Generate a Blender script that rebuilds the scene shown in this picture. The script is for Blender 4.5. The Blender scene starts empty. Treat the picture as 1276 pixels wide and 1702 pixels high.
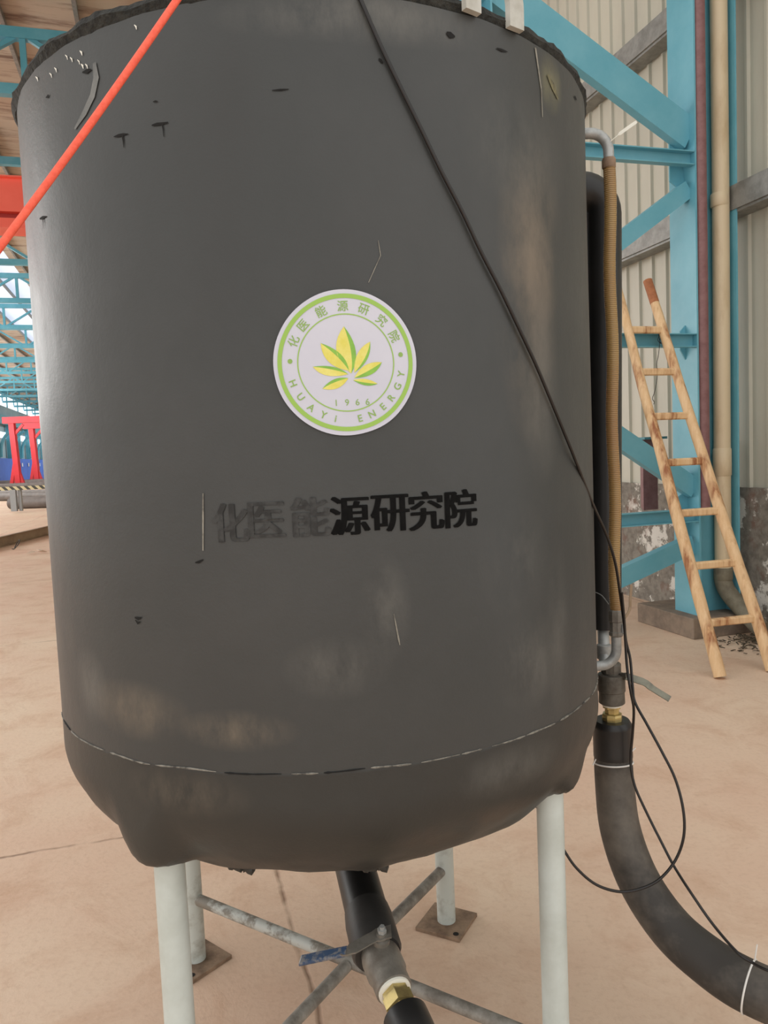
import bpy, bmesh, math, random
from mathutils import Vector, Matrix, noise
random.seed(7)
scene = bpy.context.scene
COL = scene.collection
PI = math.pi

# ------------------------------------------------------------------ camera
FPX, CX, CY = 1285.0, 638.0, 851.0
PITCH, ROLL, EYE = 0.0744, 0.0425, Vector((0, 0, 1.5))
_f = Vector((0, math.cos(PITCH), -math.sin(PITCH)))
_u0 = Vector((0, math.sin(PITCH), math.cos(PITCH)))
_r0 = Vector((1, 0, 0))
C_R = _r0 * math.cos(ROLL) - _u0 * math.sin(ROLL)
C_U = _u0 * math.cos(ROLL) + _r0 * math.sin(ROLL)
C_F = _f
cam = bpy.data.cameras.new('camera')
cam.sensor_fit = 'HORIZONTAL'
cam.sensor_width = 36.0
cam.lens = 36.0 * FPX / 1276.0
cam.clip_start, cam.clip_end = 0.05, 500
camo = bpy.data.objects.new('camera', cam)
COL.objects.link(camo)
camo.matrix_world = Matrix(((C_R.x, C_U.x, -C_F.x, EYE.x), (C_R.y, C_U.y, -C_F.y, EYE.y),
                            (C_R.z, C_U.z, -C_F.z, EYE.z), (0, 0, 0, 1)))
scene.camera = camo

# ------------------------------------------------------------------ light
world = bpy.data.worlds.new('overcast_sky')
scene.world = world
world.use_nodes = True
world.node_tree.nodes['Background'].inputs[0].default_value = (1.0, 0.985, 0.96, 1)
world.node_tree.nodes['Background'].inputs[1].default_value = 0.95
scene.view_settings.view_transform = 'Standard'
scene.view_settings.look = 'None'
scene.view_settings.gamma = 1
scene.view_settings.use_curve_mapping = False
scene.view_settings.exposure = 0.4

# building axes: U runs down the hall, V points to the right-hand wall
AZ = math.radians(-16.0)
U = Vector((math.sin(AZ), math.cos(AZ), 0))
V = Vector((math.cos(AZ), -math.sin(AZ), 0))
Z = Vector((0, 0, 1))
def B(u, v, z): return U * u + V * v + Z * z

def area(name, loc, direction, sx, sy, power, color=(1, 1, 1)):
    l = bpy.data.lights.new(name, 'AREA')
    l.shape = 'RECTANGLE'; l.size = sx; l.size_y = sy; l.energy = power; l.color = color
    o = bpy.data.objects.new(name, l); COL.objects.link(o)
    z = -Vector(direction).normalized()
    y = U if abs(z.dot(U)) < 0.9 else Z
    x = y.cross(z).normalized(); y = z.cross(x)
    o.matrix_world = Matrix(((x.x, y.x, z.x, loc[0]), (x.y, y.y, z.y, loc[1]), (x.z, y.z, z.z, loc[2]), (0, 0, 0, 1)))
    return o
# daylight through the open left-hand bay of the hall
area('bay_daylight', B(42, -13.8, 6.4), V, 4.8, 60, 3600, (1, 0.99, 0.96))
# daylight falling through the ridge skylight far down the hall
area('skylight_daylight', B(104, -6.1, 9.0), (0, 0, -1), 1.8, 60, 4200, (0.88, 0.95, 1))

# ------------------------------------------------------------------ rays (photo measurement -> place at its own depth)
def ray(px, py): return C_F + C_R * ((px - CX) / FPX) + C_U * ((CY - py) / FPX)
def at_y(px, py, y):
    d = ray(px, py); return EYE + d * (y / d.y)
def at_z(px, py, z=0.0):
    d = ray(px, py); return EYE + d * ((z - EYE.z) / d.z)
def at_u(px, py, u):
    d = ray(px, py); return EYE + d * (u / d.dot(U))
def at_v(px, py, v):
    d = ray(px, py); return EYE + d * (v / d.dot(V))

# ------------------------------------------------------------------ materials
def lin(c):
    return tuple(((x / 255) / 12.92 if x / 255 <= 0.04045 else (((x / 255) + 0.055) / 1.055) ** 2.4) for x in c) + (1,)

class NT:
    def __init__(s, name):
        s.m = bpy.data.materials.new(name); s.m.use_nodes = True
        s.t = s.m.node_tree; s.b = s.t.nodes['Principled BSDF']
        s.tc = s.t.nodes.new('ShaderNodeTexCoord')
        s.co = s.tc.outputs['Object']
    def n(s, typ, **kw):
        nd = s.t.nodes.new('ShaderNode' + typ)
        for k, v in kw.items(): setattr(nd, k, v)
        return nd
    def l(s, a, b): s.t.links.new(a, b)
    def mapping(s, scale=(1, 1, 1), loc=(0, 0, 0), rot=(0, 0, 0), vec=None):
        m = s.n('Mapping'); s.l(vec or s.co, m.inputs[0])
        m.inputs['Scale'].default_value = scale; m.inputs['Location'].default_value = loc; m.inputs['Rotation'].default_value = rot
        return m.outputs[0]
    def noise(s, scale, detail=4, rough=0.6, vec=None, dist=0.0):
        nd = s.n('TexNoise'); nd.inputs['Scale'].default_value = scale; nd.inputs['Detail'].default_value = detail
        nd.inputs['Roughness'].default_value = rough; nd.inputs['Distortion'].default_value = dist
        s.l(vec or s.co, nd.inputs['Vector']); return nd.outputs['Fac']
    def rng(s, val, a, b, c=0.0, d=1.0):
        r = s.n('MapRange'); s.l(val, r.inputs[0])
        for i, x in enumerate((a, b, c, d)): r.inputs[i + 1].default_value = x
        return r.outputs[0]
    def math(s, op, a, b):
        m = s.n('Math', operation=op)
        for i, x in enumerate((a, b)):
            if isinstance(x, (int, float)): m.inputs[i].default_value = x
            else: s.l(x, m.inputs[i])
        return m.outputs[0]
    def mix(s, fac, a, b):
        m = s.n('Mix', data_type='RGBA')
        if isinstance(fac, (int, float)): m.inputs[0].default_value = fac
        else: s.l(fac, m.inputs[0])
        for i, x in ((6, a), (7, b)):
            if isinstance(x, tuple): m.inputs[i].default_value = x
            else: s.l(x, m.inputs[i])
        return m.outputs[2]
    def bump(s, h, strength=0.3, dist=0.01):
        b = s.n('Bump'); b.inputs['Strength'].default_value = strength; b.inputs['Distance'].default_value = dist
        s.l(h, b.inputs['Height']); s.l(b.outputs[0], s.b.inputs['Normal'])
    def set(s, col=None, rough=None, metal=None, spec=None):
        if col is not None:
            if isinstance(col, tuple): s.b.inputs['Base Color'].default_value = col
            else: s.l(col, s.b.inputs['Base Color'])
        if rough is not None:
            if isinstance(rough, (int, float)): s.b.inputs['Roughness'].default_value = rough
            else: s.l(rough, s.b.inputs['Roughness'])
        if metal is not None: s.b.inputs['Metallic'].default_value = metal
        if spec is not None: s.b.inputs['Specular IOR Level'].default_value = spec

def simple(name, c1, c2=None, scale=8, rough=0.5, metal=0.0, lo=0.4, hi=0.65, bump=0.0, bscale=None, spec=None, stretch=(1, 1, 1), bdist=0.004):
    t = NT(name)
    if c2 is None: t.set(lin(c1), rough, metal, spec)
    else:
        f = t.rng(t.noise(scale, 5, 0.65, t.mapping(stretch)), lo, hi)
        t.set(t.mix(f, lin(c1), lin(c2)), rough, metal, spec)
    if bump: t.bump(t.noise(bscale or scale * 4, 4, 0.6, t.mapping(stretch)), bump, bdist)
    return t.m

M = {}
M['steel_blue'] = simple('turquoise_paint', (98, 166, 184), (116, 178, 194), 3, 0.42, lo=0.35, hi=0.7)
M['truss_blue'] = simple('truss_paint', (84, 158, 178), (104, 172, 190), 1.5, 0.5)
M['galv'] = simple('galvanised_steel', (172, 174, 172), (140, 142, 140), 30, 0.45, 0.35, bump=0.1)
M['girt'] = simple('girt_zinc', (150, 150, 146), (126, 126, 122), 10, 0.5, 0.3)
M['leg_paint'] = simple('pale_leg_paint', (205, 214, 210), (190, 198, 192), 6, 0.4)
M['old_leg'] = simple('stained_leg_paint', (192, 198, 192), (120, 112, 96), 9, 0.5, lo=0.5, hi=0.75)
M['brace_paint'] = simple('chipped_brace_paint', (186, 188, 182), (128, 122, 112), 14, 0.5, lo=0.45, hi=0.55)
M['brace_grey'] = simple('grey_brace_paint', (150, 146, 138), (112, 106, 98), 18, 0.55, lo=0.4, hi=0.6)
M['plate_rust'] = simple('dusty_base_plate', (150, 126, 104), (98, 78, 62), 12, 0.7)
M['dark_hole'] = simple('dark_hole', (22, 18, 15), rough=0.9)
M['foam'] = simple('black_rubber_foam', (44, 43, 42), (58, 56, 54), 6, 0.5, bump=0.12, bscale=90)
M['foam_dusty'] = simple('dusty_rubber_foam', (56, 52, 48), (116, 108, 98), 5, 0.6, lo=0.42, hi=0.75, bump=0.12, bscale=90)
M['foam_black'] = simple('clean_black_foam', (24, 24, 24), (34, 33, 33), 6, 0.4, bump=0.08, bscale=80)
M['foam_raw'] = simple('cut_foam_edge', (26, 27, 24), (54, 54, 49), 60, 0.85, bump=0.8, bscale=110, bdist=0.01)
M['valve_iron'] = simple('grey_iron_casting', (104, 100, 92), (80, 74, 66), 25, 0.5, 0.4, bump=0.25, bscale=120)
M['steel_valve'] = simple('dull_steel_casting', (134, 130, 122), (112, 106, 98), 20, 0.45, 0.4, bump=0.2, bscale=140)
M['brass'] = simple('brass', (204, 184, 124), (170, 152, 104), 30, 0.3, 0.7)
M['lever_steel'] = simple('bare_lever_steel', (128, 126, 112), (96, 94, 86), 25, 0.35, 0.6)
M['lever_blue'] = simple('worn_blue_lever_grip', (52, 74, 104), (120, 120, 122), 60, 0.4, lo=0.5, hi=0.6)
M['tape_white'] = simple('white_thread_tape', (232, 230, 218), rough=0.6)
M['zip'] = simple('white_nylon', (226, 224, 220), rough=0.4)
M['cable'] = simple('black_cable_jacket', (26, 22, 21), rough=0.35)
M['rope'] = simple('red_rope', (255, 108, 82), (240, 92, 68), 120, 0.6)
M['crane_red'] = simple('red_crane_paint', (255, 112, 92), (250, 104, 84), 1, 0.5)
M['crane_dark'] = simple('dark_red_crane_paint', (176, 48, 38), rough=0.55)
M['gantry_red'] = simple('red_gantry_paint', (226, 52, 64), (212, 46, 54), 1, 0.5)
M['primer'] = simple('purple_red_primer', (142, 104, 104), (126, 88, 88), 12, 0.55)
M['pvc'] = simple('cream_pvc', (214, 196, 164), (188, 164, 128), 5, 0.45, lo=0.5, hi=0.75, stretch=(1, 1, 0.3))
M['pvc_dusty'] = simple('dusty_pvc', (128, 122, 104), (104, 96, 80), 10, 0.7)
M['concrete'] = simple('concrete', (140, 124, 108), (116, 102, 90), 8, 0.9, bump=0.2, bscale=40)
M['pipe_grey'] = simple('grey_stock_pipe', (116, 108, 104), (92, 86, 82), 2, 0.6)
M['beam_brown'] = simple('brown_steel_channel', (158, 136, 108), (134, 112, 88), 3, 0.6)
M['post_grey'] = simple('grey_post', (146, 150, 152), rough=0.5)
M['fence_blue'] = simple('blue_sheet_hoarding', (38, 84, 170), (48, 96, 186), 0.5, 0.6)
M['wall_far'] = simple('grey_wall_sheet', (150, 172, 178), (134, 156, 164), 0.3, 0.7)
M['runway'] = simple('teal_runway', (84, 140, 150), rough=0.6)
M['wire'] = simple('dark_wire', (40, 36, 32), rough=0.5, metal=0.5)
M['scrap'] = simple('pale_scrap', (206, 188, 168), rough=0.9)
M['leaf_litter'] = simple('dry_litter', (92, 80, 62), (60, 52, 42), 30, 0.9)
M['lug'] = simple('pale_grey_lug', (196, 196, 188), (176, 174, 164), 20, 0.5)
M['sticker_white'] = simple('white_vinyl', (206, 207, 219), (198, 199, 213), 5, 0.3)
M['green_print'] = simple('green_ink', (152, 192, 84), rough=0.4)
M['green_text'] = simple('green_text_ink', (140, 176, 88), rough=0.4)
M['leaf_green'] = simple('leaf_green_ink', (140, 192, 72), (122, 176, 66), 30, 0.4)
M['leaf_yellow'] = simple('leaf_yellow_ink', (222, 212, 92), (232, 224, 128), 40, 0.4)
M['ink'] = simple('black_stencil_paint', (8, 8, 8), (15, 15, 15), 60, 0.8, spec=0.15)
M['ink_faded'] = simple('worn_stencil_paint', (28, 28, 27), (56, 57, 56), 40, 0.55, lo=0.42, hi=0.6)
M['glue'] = simple('pale_glue_line', (138, 134, 124), (64, 62, 58), 60, 0.7)
M['tear'] = simple('torn_foam', (18, 17, 16), rough=0.9)
M['patch_film'] = simple('clear_film_patch', (88, 89, 86), (116, 116, 112), 25, 0.25)
M['scrape'] = simple('pale_scrape', (150, 146, 134), (108, 104, 96), 60, 0.7)
M['olive_scrape'] = simple('olive_scrape', (128, 122, 88), (84, 80, 66), 70, 0.8)

# spiral hose: amber plastic with a steel helix
t = NT('amber_spiral_hose')
w = t.n('TexWave', wave_type='BANDS', bands_direction='Z'); w.inputs['Scale'].default_value = 66; w.inputs['Distortion'].default_value = 0.4
t.l(t.co, w.inputs[0])
f = t.rng(w.outputs['Fac'], 0.45, 0.9)
f2 = t.rng(t.noise(3, 3), 0.35, 0.7)
t.set(t.mix(t.math('MULTIPLY', f, 0.55), t.mix(f2, lin((168, 136, 84)), lin((150, 104, 66))), lin((92, 84, 58))), 0.25)
t.bump(w.outputs['Fac'], 0.5, 0.003)
M['amber'] = t.m

# raw peeled-log timber
t = NT('peeled_timber')
g = t.noise(9, 6, 0.7, t.mapping((4, 4, 0.35)), 0.6)
g2 = t.noise(2.6, 3, 0.6, t.mapping((3, 3, 0.9)))
t.set(t.mix(t.rng(g2, 0.5, 0.62), t.mix(t.rng(g, 0.35, 0.7), lin((232, 200, 158)), lin((216, 176, 128))), t.mix(t.rng(g, 0.35, 0.6), lin((214, 172, 124)), lin((150, 92, 56)))), 0.6)
t.bump(g, 0.3, 0.004)
M['timber'] = t.m
M['timber_end'] = simple('weathered_timber_end', (176, 112, 72), (150, 92, 58), 20, 0.7)

# floor: pinkish dusty concrete, worn paler inside the hall
t = NT('dusty_concrete_floor')
n1 = t.noise(0.55, 5, 0.6); n2 = t.noise(3.2, 6, 0.7, None, 0.5); n3 = t.noise(45, 4, 0.6)
c = t.mix(t.rng(n1, 0.35, 0.65), lin((217, 184, 161)), lin((226, 203, 179)))
c = t.mix(t.math('MULTIPLY', t.rng(n2, 0.48, 0.75), 0.6), c, lin((192, 152, 124)))
c = t.mix(t.math('MULTIPLY', t.rng(n3, 0.5, 0.8), 0.25), c, lin((170, 132, 106)))
# expansion joints as thin dark lines running across the hall
rot = t.mapping((1, 1, 1), (0, 0, 0), (0, 0, AZ))
sep = t.n('SeparateXYZ'); t.l(rot, sep.inputs[0])
wob = t.math('MULTIPLY', t.math('SUBTRACT', t.noise(2.2, 4), 0.5), 0.09)
def joint(coord, offset, period):
    a = t.math('ADD', t.math('ADD', coord, wob), offset)
    a = t.math('DIVIDE', a, period)
    a = t.math('SUBTRACT', t.math('FRACT', a, 0.0), 0.5)
    return t.rng(t.math('ABSOLUTE', a, 0.0), 0.0, 0.012 / period, 1.0, 0.0)
JU = t.math('MULTIPLY', joint(sep.outputs['Y'], -3.22 + 2.0, 4.0), t.rng(sep.outputs['X'], 0.3, 0.8, 1.0, 0.0))
JV = joint(sep.outputs['X'], -0.32 + 2.0, 4.0)
j = t.math('MULTIPLY', t.math('MAXIMUM', JU, JV), t.rng(t.noise(6, 3), 0.35, 0.6))
c = t.mix(t.math('MULTIPLY', j, 0.8), c, lin((112, 82, 62)))
t.set(c, t.rng(n2, 0.3, 0.8, 0.55, 0.85), 0.0, 0.3)
t.bump(t.math('SUBTRACT', t.math('ADD', n2, t.math('MULTIPLY', n3, 0.25)), t.math('MULTIPLY', j, 0.5)), 0.25, 0.02)
M['floor'] = t.m

# cream corrugated wall sheet
M['wall_sheet'] = simple('cream_wall_sheet', (196, 192, 176), (184, 180, 166), 1.2, 0.5, stretch=(1, 1, 0.4))
# low masonry wall, plaster coming away
t = NT('peeling_plaster')
n = t.noise(2.6, 7, 0.72); n2 = t.noise(18, 4); n3 = t.noise(4.5, 5, 0.6)
c = t.mix(t.rng(n2, 0.4, 0.65), lin((138, 132, 122)), lin((112, 106, 98)))
c = t.mix(t.rng(n, 0.515, 0.55), c, lin((216, 212, 204)))
c = t.mix(t.math('MULTIPLY', t.rng(n3, 0.55, 0.68), 0.6), c, lin((132, 94, 80)))
t.set(c, 0.9); t.bump(n, 0.5, 0.02)
M['plaster'] = t.m

# roof underside: stained boards / sheets with dark runs along the slope
t = NT('stained_roof_sheet')
mp = t.mapping((1, 1, 1), (0, 0, 0), (0, 0, AZ))
g = t.noise(1.6, 5, 0.65, t.mapping((0.5, 3.2, 1), vec=mp))
p = t.noise(0.45, 2, 0.5, mp)
c = t.mix(t.rng(p, 0.35, 0.65), lin((172, 148, 126)), lin((196, 184, 166)))
c = t.mix(t.math('MULTIPLY', t.rng(g, 0.5, 0.68), 0.85), c, lin((104, 74, 58)))
t.set(c, 0.7)
M['roof'] = t.m

# yellow-black striped rail
t = NT('hazard_stripe')
w = t.n('TexWave', wave_type='BANDS', bands_direction='DIAGONAL'); w.inputs['Scale'].default_value = 2.4
t.l(t.co, w.inputs[0])
t.set(t.mix(t.rng(w.outputs['Fac'], 0.45, 0.55), lin((200, 190, 150)), lin((58, 60, 54))), 0.6)
M['hazard'] = t.m

def emit(name, c, s):
    m = bpy.data.materials.new(name); m.use_nodes = True
    b = m.node_tree.nodes['Principled BSDF']
    b.inputs['Base Color'].default_value = (0.6, 0.65, 0.7, 1)
    b.inputs['Emission Color'].default_value = lin(c); b.inputs['Emission Strength'].default_value = s
    return m
M['window_day'] = emit('daylit_window_glass', (232, 246, 255), 1.4)
M['skylight'] = emit('daylit_skylight_sheet', (196, 218, 248), 0.6)

# ------------------------------------------------------------------ mesh builder
class MB:
    def __init__(s): s.v = []; s.f = []; s.sm = []
    def add(s, vs, fs, smooth=False):
        o = len(s.v); s.v += [Vector(x) for x in vs]
        for f in fs: s.f.append([i + o for i in f]); s.sm.append(smooth)
        return s
    def hexa(s, c, ax, ay, az):
        c, ax, ay, az = Vector(c), Vector(ax), Vector(ay), Vector(az)
        vs = [c + ax * a + ay * b + az * d for d in (-1, 1) for b in (-1, 1) for a in (-1, 1)]
        fs = [(0, 2, 3, 1), (4, 5, 7, 6), (0, 1, 5, 4), (1, 3, 7, 5), (3, 2, 6, 7), (2, 0, 4, 6)]
        return s.add(vs, fs)
    def bbox(s, u0, u1, v0, v1, z0, z1):
        return s.hexa(B((u0 + u1) / 2, (v0 + v1) / 2, (z0 + z1) / 2), U * abs(u1 - u0) / 2, V * abs(v1 - v0) / 2, Z * abs(z1 - z0) / 2)
    def extrude(s, prof, p0, p1, side, ref=None):
        """polygon prof [(a, b)] swept from p0 to p1; a along `side` made square to the run, b along the third axis"""
        p0, p1 = Vector(p0), Vector(p1); d = (p1 - p0).normalized()
        a = (Vector(side) - d * Vector(side).dot(d)).normalized(); b = d.cross(a)
        n = len(prof)
        vs = [p + a * x + b * y for p in (p0, p1) for x, y in prof]
        fs = [tuple(range(n))[::-1], tuple(range(n, 2 * n))] + [(i, (i + 1) % n, n + (i + 1) % n, n + i) for i in range(n)]
        return s.add(vs, fs)
    def tube(s, pts, r, n=12, caps=True, smooth=True, close=False):
        pts = [Vector(p) for p in pts]; m = len(pts)
        rs = r if isinstance(r, (list, tuple)) else [r] * m
        vs = []; prev = None
        for i in range(m):
            if close: d = pts[(i + 1) % m] - pts[i - 1]
            else: d = pts[min(i + 1, m - 1)] - pts[max(i - 1, 0)]
            d.normalize()
            if prev is None:
                a = d.orthogonal().normalized()
            else:
                a = prev - d * prev.dot(d)
                a = a.normalized() if a.length > 1e-6 else d.orthogonal().normalized()
            prev = a; b = d.cross(a)
            vs += [pts[i] + (a * math.cos(2 * PI * k / n) + b * math.sin(2 * PI * k / n)) * rs[i] for k in range(n)]
        fs = []
        for i in range(m if close else m - 1):
            i2 = (i + 1) % m
            fs += [(i * n + k, i * n + (k + 1) % n, i2 * n + (k + 1) % n, i2 * n + k) for k in range(n)]
        s.add(vs, fs, smooth)
        if caps and not close:
            s.add(vs[:n], [tuple(range(n))[::-1]]); s.add(vs[-n:], [tuple(range(n))])
        return s
    def lathe(s, prof, c, n=48, axis=Z, smooth=True, caps=True, ref=None):
        """prof [(r, h)] about axis through c"""
        c = Vector(c); ax = Vector(axis).normalized()
        a = ref or ax.orthogonal().normalized(); b = ax.cross(a)
        vs = [c + ax * h + (a * math.cos(2 * PI * k / n) + b * math.sin(2 * PI * k / n)) * r for r, h in prof for k in range(n)]
        fs = [(i * n + k, i * n + (k + 1) % n, (i + 1) * n + (k + 1) % n, (i + 1) * n + k) for i in range(len(prof) - 1) for k in range(n)]
        s.add(vs, fs, smooth)
        if caps:
            s.add(vs[:n], [tuple(range(n))[::-1]]); s.add(vs[-n:], [tuple(range(n))])
        return s
    def prism(s, poly, thick):
        """planar polygon of points given a thickness vector"""
        n = len(poly); t = Vector(thick)
        vs = [Vector(p) for p in poly] + [Vector(p) + t for p in poly]
        return s.add(vs, [tuple(range(n))[::-1], tuple(range(n, 2 * n))] + [(i, (i + 1) % n, n + (i + 1) % n, n + i) for i in range(n)])
    def mesh(s, name, mat, off=Vector((0, 0, 0)), bevel=0):
        me = bpy.data.meshes.new(name)
        me.from_pydata([tuple(v - off) for v in s.v], [], s.f)
        me.polygons.foreach_set('use_smooth', s.sm)
        bm = bmesh.new(); bm.from_mesh(me)
        bmesh.ops.remove_doubles(bm, verts=bm.verts, dist=1e-6)
        bmesh.ops.recalc_face_normals(bm, faces=bm.faces)
        if bevel:
            es = [e for e in bm.edges if len(e.link_faces) == 2 and e.calc_face_angle() > 0.6]
            bmesh.ops.bevel(bm, geom=es, offset=bevel, segments=2, profile=0.5, affect='EDGES', clamp_overlap=True)
        else:
            for e in bm.edges:
                if len(e.link_faces) == 2 and e.calc_face_angle() > 0.7: e.smooth = False
        bm.to_mesh(me); bm.free()
        me.materials.append(M[mat] if isinstance(mat, str) else mat)
        return me

def bez(pts, n=8):
    """smooth curve through points (Catmull-Rom)"""
    pts = [Vector(p) for p in pts]; out = []
    for i in range(len(pts) - 1):
        p0 = pts[max(i - 1, 0)]; p1 = pts[i]; p2 = pts[i + 1]; p3 = pts[min(i + 2, len(pts) - 1)]
        for k in range(n):
            t_ = k / n
            out.append(0.5 * ((2 * p1) + (p2 - p0) * t_ + (2 * p0 - 5 * p1 + 4 * p2 - p3) * t_ ** 2 + (3 * p1 - p0 - 3 * p2 + p3) * t_ ** 3))
    out.append(pts[-1]); return out

WL = {}     # world location of every top-level Empty
def thing(name, label, cat, loc, group=None):
    o = bpy.data.objects.new(name, None); COL.objects.link(o)
    o.location = loc; o.empty_display_size = 0.1
    o['label'] = label; o['category'] = cat
    if group: o['group'] = group
    WL[o] = Vector(loc); return o
def part(name, mb, mat, parent, label=None, bevel=0):
    o = bpy.data.objects.new(name, mb.mesh(name, mat, bevel=bevel)); COL.objects.link(o)
    o.parent = parent
    if parent in WL: o.location = -WL[parent]
    if label: o['label'] = label
    return o
def single(name, mb, mat, label=None, cat=None, group=None, kind=None, bevel=0):
    xs = [v.x for v in mb.v]; ys = [v.y for v in mb.v]; zs = [v.z for v in mb.v]
    off = Vector(((min(xs) + max(xs)) / 2, (min(ys) + max(ys)) / 2, min(zs)))
    o = bpy.data.objects.new(name, mb.mesh(name, mat, off, bevel)); COL.objects.link(o); o.location = off
    if label: o['label'] = label
    if cat: o['category'] = cat
    if group: o['group'] = group
    if kind: o['kind'] = kind
    return o
def structure(name, mb, mat, bevel=0): return single(name, mb, mat, kind='structure', bevel=bevel)
def dup(root, shift, label=None, group=None):
    r = root.copy(); COL.objects.link(r); r.location = root.location + shift
    if label: r['label'] = label
    if group: r['group'] = group
    for ch in list(root.children):
        c = ch.copy(); COL.objects.link(c); c.parent = r
        for g in ch.children:
            d = g.copy(); COL.objects.link(d); d.parent = c
    return r

# ================================================================== SETTING
# floor
mb = MB(); N = 40
mb.add([B(-8, -16, 0), B(155, -16, 0), B(155, 5, 0), B(-8, 5, 0)], [(0, 1, 2, 3)])
fl = bpy.data.objects.new('floor', mb.mesh('floor', 'floor')); COL.objects.link(fl); fl['kind'] = 'structure'

# right-hand wall: corrugated sheet over a low plastered masonry wall
VW = 4.44
mb = MB(); prof = []
u = 0.0
while u < 150:
    step = 0.2
    prof += [(u, 0.0), (u + 0.012, -0.022), (u + 0.036, -0.022), (u + 0.048, 0.0)]
    u += step if u < 30 else 1.0
bot, top = 1.0, 10.0
vs = [B(a, VW + b, bot) for a, b in prof] + [B(a, VW + b, top) for a, b in prof]
n = len(prof)
mb.add(vs, [(i, i + 1, n + i + 1, n + i) for i in range(n - 1)])
structure('wall_right', mb, 'wall_sheet')
mb = MB().bbox(0, 150, VW - 0.05, VW + 0.2, 0, 1.12)
structure('wall_right_base', mb, 'plaster')

# left-hand wall far down the hall, with two daylit strips of glazing
VL = -14.0
mb = MB()
for z0, z1 in ((0, 4.55), (5.15, 7.65), (8.75, 9.6)): mb.bbox(72, 150, VL - 0.2, VL, z0, z1)
structure('wall_left', mb, 'wall_far')
for i, (z0, z1) in enumerate(((4.55, 5.15), (7.65, 8.75))):
    fr = MB()
    k = 72
    while k <= 150: fr.bbox(k - 0.04, k + 0.04, VL - 0.1, VL + 0.02, z0, z1); k += 6
    wn = structure('window_%d' % (i + 1), fr, 'runway')
    pane = MB().bbox(72, 150, VL - 0.16, VL - 0.12, z0, z1)
    po = part('pane', pane, 'window_day', wn); po.location = -wn.location
structure('wall_far', MB().bbox(150, 150.2, VL - 0.2, VW + 0.2, 0, 10), 'wall_far')
structure('trim_1', MB().bbox(60, 150, VL + 0.05, VL + 0.45, 5.8, 6.6), 'runway')

# roof: two slopes of stained sheet with a translucent strip beside the ridge
ZR = 9.15
mb = MB()
def zr(v): return ZR + 0.35 * (1 - abs(v + 4.8) / 9.4)
for v0, v1, u0, u1 in ((VL - .3, -7.2, 7, 151), (-7.2, -5.0, 7, 29), (-5.0, -4.8, 7, 151), (-4.8, VW + .3, 7, 151)):
    mb.add([B(u0, v0, zr(v0)), B(u1, v0, zr(v0)), B(u1, v1, zr(v1)), B(u0, v1, zr(v1)),
            B(u0, v0, zr(v0) + .05), B(u1, v0, zr(v0) + .05), B(u1, v1, zr(v1) + .05), B(u0, v1, zr(v1) + .05)],
           [(0, 1, 2, 3), (4, 5, 6, 7), (0, 1, 5, 4), (3, 2, 6, 7), (0, 3, 7, 4), (1, 2, 6, 5)])
structure('ceiling', mb, 'roof')
mb = MB().add([B(29, -7.2, zr(-7.2) + .02), B(151, -7.2, zr(-7.2) + .02), B(151, -5, zr(-5) + .02), B(29, -5, zr(-5) + .02)], [(0, 1, 2, 3)])
structure('window_3', mb, 'skylight')
for k in range(14):
    v = VL + 0.6 + k * 1.25
    mb = MB().hexa(B(79, v, zr(v) - 0.07), U * 71, V * 0.035, Z * 0.065)
    single('roof_purlin', mb, 'girt', 'thin grey purlin running down the hall under the stained roof', 'purlin', 'purlins under the roof sheets')

# wall girts
def girt(z0, label):
    pr = [(0, 0), (0, 0.02), (-0.17, 0.02), (-0.17, 0.2), (-0.13, 0.2), (-0.13, 0.185), (-0.152, 0.185), (-0.152, 0.0)]
    mb = MB().extrude([(-a - 0.0, b) for a, b in pr], B(1.5, VW - 0.022, z0), B(60, VW - 0.022, z0), -V)
    # keep the lip upwards
    return single('wall_girt', mb, 'girt', label, 'girt', 'girts on the right wall')
girt(3.2, 'lower grey steel girt on the corrugated wall, passing behind the turquoise column')
girt(4.88, 'upper grey steel girt on the corrugated wall, crossing behind the wide turquoise diagonal')
girt(6.6, 'topmost grey steel girt on the corrugated wall, above the wide turquoise diagonal')

# ================================================================== TANK
AX = Vector((-0.143, 1.952, 0)); R = 0.65
ZS, ZT, ZB = 0.955, 2.245, 0.580
def hit(px, py, r=R):
    d = ray(px, py); ox, oy = EYE.x - AX.x, EYE.y - AX.y
    a = d.x ** 2 + d.y ** 2; b = 2 * (ox * d.x + oy * d.y); c_ = ox * ox + oy * oy - r * r
    t_ = (-b - math.sqrt(max(b * b - 4 * a * c_, 0))) / (2 * a)
    return EYE + d * t_
def wob(p): return 0.0022 * noise.noise(Vector((p.x * 2.2, p.y * 2.2, p.z * 1.7)))
def cyl(a, z, off=0.0):
    c_, s_ = math.cos(a), math.sin(a)
    r_ = R + off + wob(Vector((AX.x + R * c_, AX.y + R * s_, z)))
    return Vector((AX.x + r_ * c_, AX.y + r_ * s_, z))
def ang(p): return math.atan2(p.y - AX.y, p.x - AX.x)

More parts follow.
